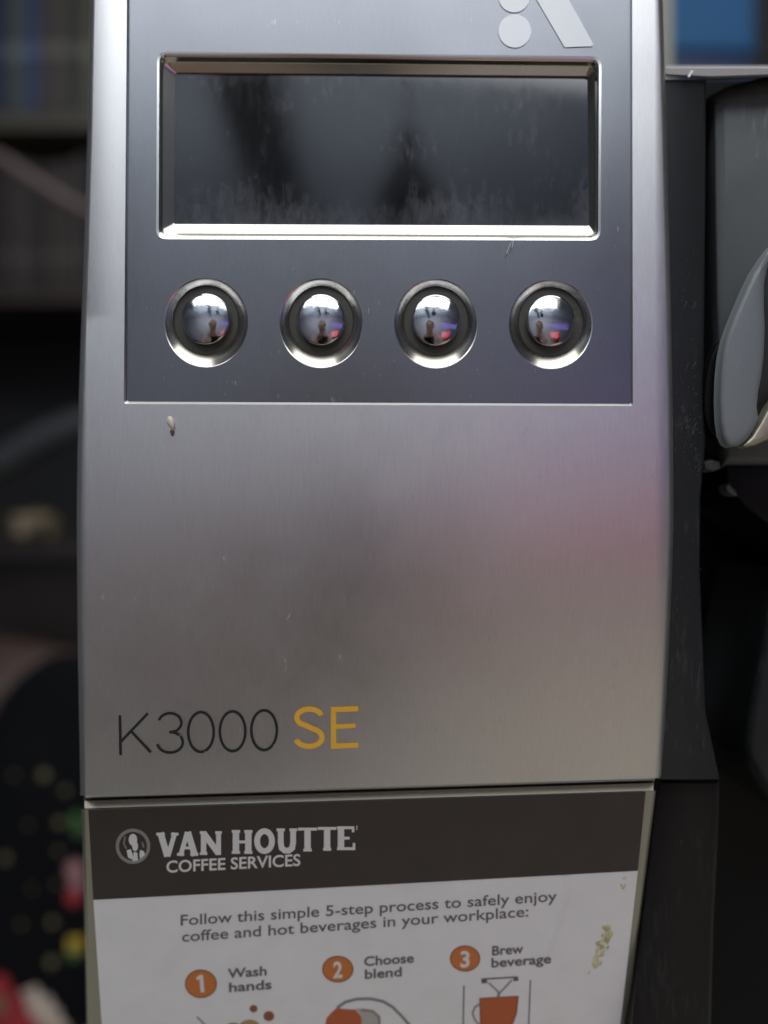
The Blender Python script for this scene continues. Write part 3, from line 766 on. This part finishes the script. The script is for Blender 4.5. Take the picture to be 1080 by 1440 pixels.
box('head_rail', (.87, -1.35, CZ+.59), (1.02, .03, .03), M['ledge'], win, .004)
ph = thing('phone', 'black phone that takes the picture, mirrored in the round buttons', 'phone', (-.03, -.02, CZ-.05))
box('phone_body', (-.022, -.019, CZ-.055), (.075, .008, .16), M['black'], ph, .0035)
box('lens_island', (-.004, -.0125, CZ+.006), (.026, .003, .030), M['casing'], ph, .001)
def skin(name, chains, m, parent, sub=2):
    V = []; E_2 = []; Rr = []; idx = {}
    for ch in chains:
        prev = None
        for (x, y, z, r) in ch:
            k = (round(x, 4), round(y, 4), round(z, 4))
            if k not in idx: idx[k] = len(V); V.append((x, y, z)); Rr.append(r)
            i = idx[k]
            if prev is not None: E_2.append((prev, i))
            prev = i
    me = bpy.data.meshes.new(name); me.from_pydata(V, E_2, []); o = bpy.data.objects.new(name, me); COL.objects.link(o)
    o.modifiers.new('s', 'SKIN'); 
    for i, v in enumerate(me.skin_vertices[0].data):
        r = Rr[i]; v.radius = r if isinstance(r, tuple) else (r, r)
        v.use_root = (i == 0)
    u_ = o.modifiers.new('u', 'SUBSURF'); u_.levels = sub; u_.render_levels = sub
    dg = bpy.context.evaluated_depsgraph_get(); dg.update()
    m2 = bpy.data.meshes.new_from_object(o.evaluated_get(dg)); o.modifiers.clear(); o.data = m2; m2.materials.clear(); m2.materials.append(m)
    for p in m2.polygons: p.use_smooth = True
    if parent: o.parent = parent; o.matrix_parent_inverse = Matrix.Translation(parent.location).inverted()
    return o
pr = thing('person', 'person in pale pink top and maroon trousers holding up a phone, mirrored in the buttons', 'person', (-.06, -.55, 0))
sk = mat('skin_tone', (.50, .30, .22), .5); tp = paper_mat('pale_pink_cloth', (.62, .50, .52), .8, .8); mr = paper_mat('maroon_cloth', (.10, .018, .024), .8, .8)
X0, Y0 = -.06, -.50
z = lambda h: CZ+h
body = [[(X0, Y0, z(-.45), (.15, .11)), (X0, Y0, z(-.25), (.14, .10)), (X0, Y0, z(-.06), (.17, .10)), (X0, Y0+.01, z(.04), (.06, .055)), (X0, Y0+.03, z(.12), (.075, .09)), (X0, Y0+.02, z(.21), (.078, .095)), (X0, Y0, z(.27), (.05, .06))]]
fing = []
for s_, hx in ((-1, -.062), (1, .022)):
    sh = (X0+s_*.17, Y0, z(-.04), .055); el = (X0+s_*.24, Y0+.14, z(-.24), .042); wr = (hx+s_*.03, -.075, z(-.13), .028); pa = (hx+s_*.012, -.045, z(-.085), (.030, .016))
    body.append([(X0, Y0, z(-.06), (.17, .10)), sh, el, wr, pa])
    for q, (dz, ln_) in enumerate(((.030, .050), (.010, .056), (-.010, .053), (-.028, .044))):
        bx_ = pa[0]-s_*.004; bz = pa[2]+dz
        body.append([pa, (pa[0]+s_*.006, -.030, bz, .0095), (hx+s_*.004, -.012, bz+.004, .0085), (hx-s_*ln_*.35, -.008, bz+.008, .0075)])
    body.append([pa, (hx, -.042, z(-.055), .0105), (hx-s_*.014, -.034, z(-.040), .009)])
pb = skin('body', body, sk, pr)
legs = [[(X0, Y0, z(-.42), (.17, .125)), (X0-.09, Y0, z(-.55), .10), (X0-.10, Y0+.02, z(-.85), .062), (X0-.10, Y0, z(-1.20), .045), (X0-.10, Y0+.10, z(-1.22), .04)],
        [(X0, Y0, z(-.42), (.17, .125)), (X0+.09, Y0, z(-.55), .10), (X0+.10, Y0+.02, z(-.85), .062), (X0+.10, Y0, z(-1.20), .045), (X0+.10, Y0+.10, z(-1.22), .04)]]
skin('trousers', legs, mr, pr)
top_ = [[(X0, Y0, z(-.40), (.165, .125)), (X0, Y0, z(-.25), (.155, .115)), (X0, Y0, z(-.055), (.18, .112))]]
for s_ in (-1, 1): top_.append([(X0, Y0, z(-.055), (.18, .112)), (X0+s_*.175, Y0, z(-.04), .066), (X0+s_*.235, Y0+.12, z(-.21), .053)])
skin('top', top_, tp, pr)
hr = lump('hair', (X0, Y0-.02, z(.215)), (.088, .10, .10), mat('dark_hair', (.02, .014, .01), .6), 2, .1, 3, pr)
rj = lump('red_jacket', (.62, -1.15, CZ-.16), (.13, .08, .30), mat('red_cloth', (.62, .03, .02), .8), 4, .2, 4)
tag(rj, 'bright red jacket on a stand, mirrored low in the right-hand round buttons', 'jacket')

ct = box('countertop', (.2, .25, CZ-.445), (1.5, 1.2, .04), paper_mat('counter_laminate', (.50, .485, .40), .93, .5), None, .004); ct['kind'] = 'structure'

bm_ = box('added_beam', (-.36, -1.85, CZ+1.35), (.16, 1.6, .07), paper_mat('beam_dark', (.03, .025, .022), .8)); bm_['kind'] = 'structure'  # dark bar added to make a dark band in the display's reflection
pn = thing('added_silhouette', 'dark drop shape added behind the photographer for a silhouette in the display window', 'added silhouette', (.03, -.50, CZ+.45))  # unseen shape added only for its dark reflection in the display
bmq = mat('silhouette_dark', (.012, .012, .014), .6)
def lathe(name, prof, c, m, parent, n=24):
    V = [(c[0]+r*math.cos(2*math.pi*k/n), c[1]+r*math.sin(2*math.pi*k/n), c[2]+h) for r, h in prof for k in range(n)]
    F = [(a*n+k, a*n+(k+1) % n, (a+1)*n+(k+1) % n, (a+1)*n+k) for a in range(len(prof)-1) for k in range(n)]
    return mk(name, V, F, m, parent, 50)
lathe('silhouette_drop', [(.030, 0), (.040, .02), (.042, .045), (.036, .075), (.022, .10), (.014, .12), (.012, .15), (.004, .155)], (.03, -.50, CZ+.43), bmq, pn)
lathe('silhouette_stem', [(.003, .15), (.003, .94)], (.03, -.50, CZ+.43), bmq, pn, 8)

pp = box('reflector_sheet', (.02, -.17, CZ-.4225), (.30, .30, .0012), paper_mat('white_sheet', (.86, .85, .82), .97, .7))  # added reflector, brightens the upper bevel of the display
tag(pp, 'white reflector sheet added on the counter before the machine to brighten the display surround', 'paper')
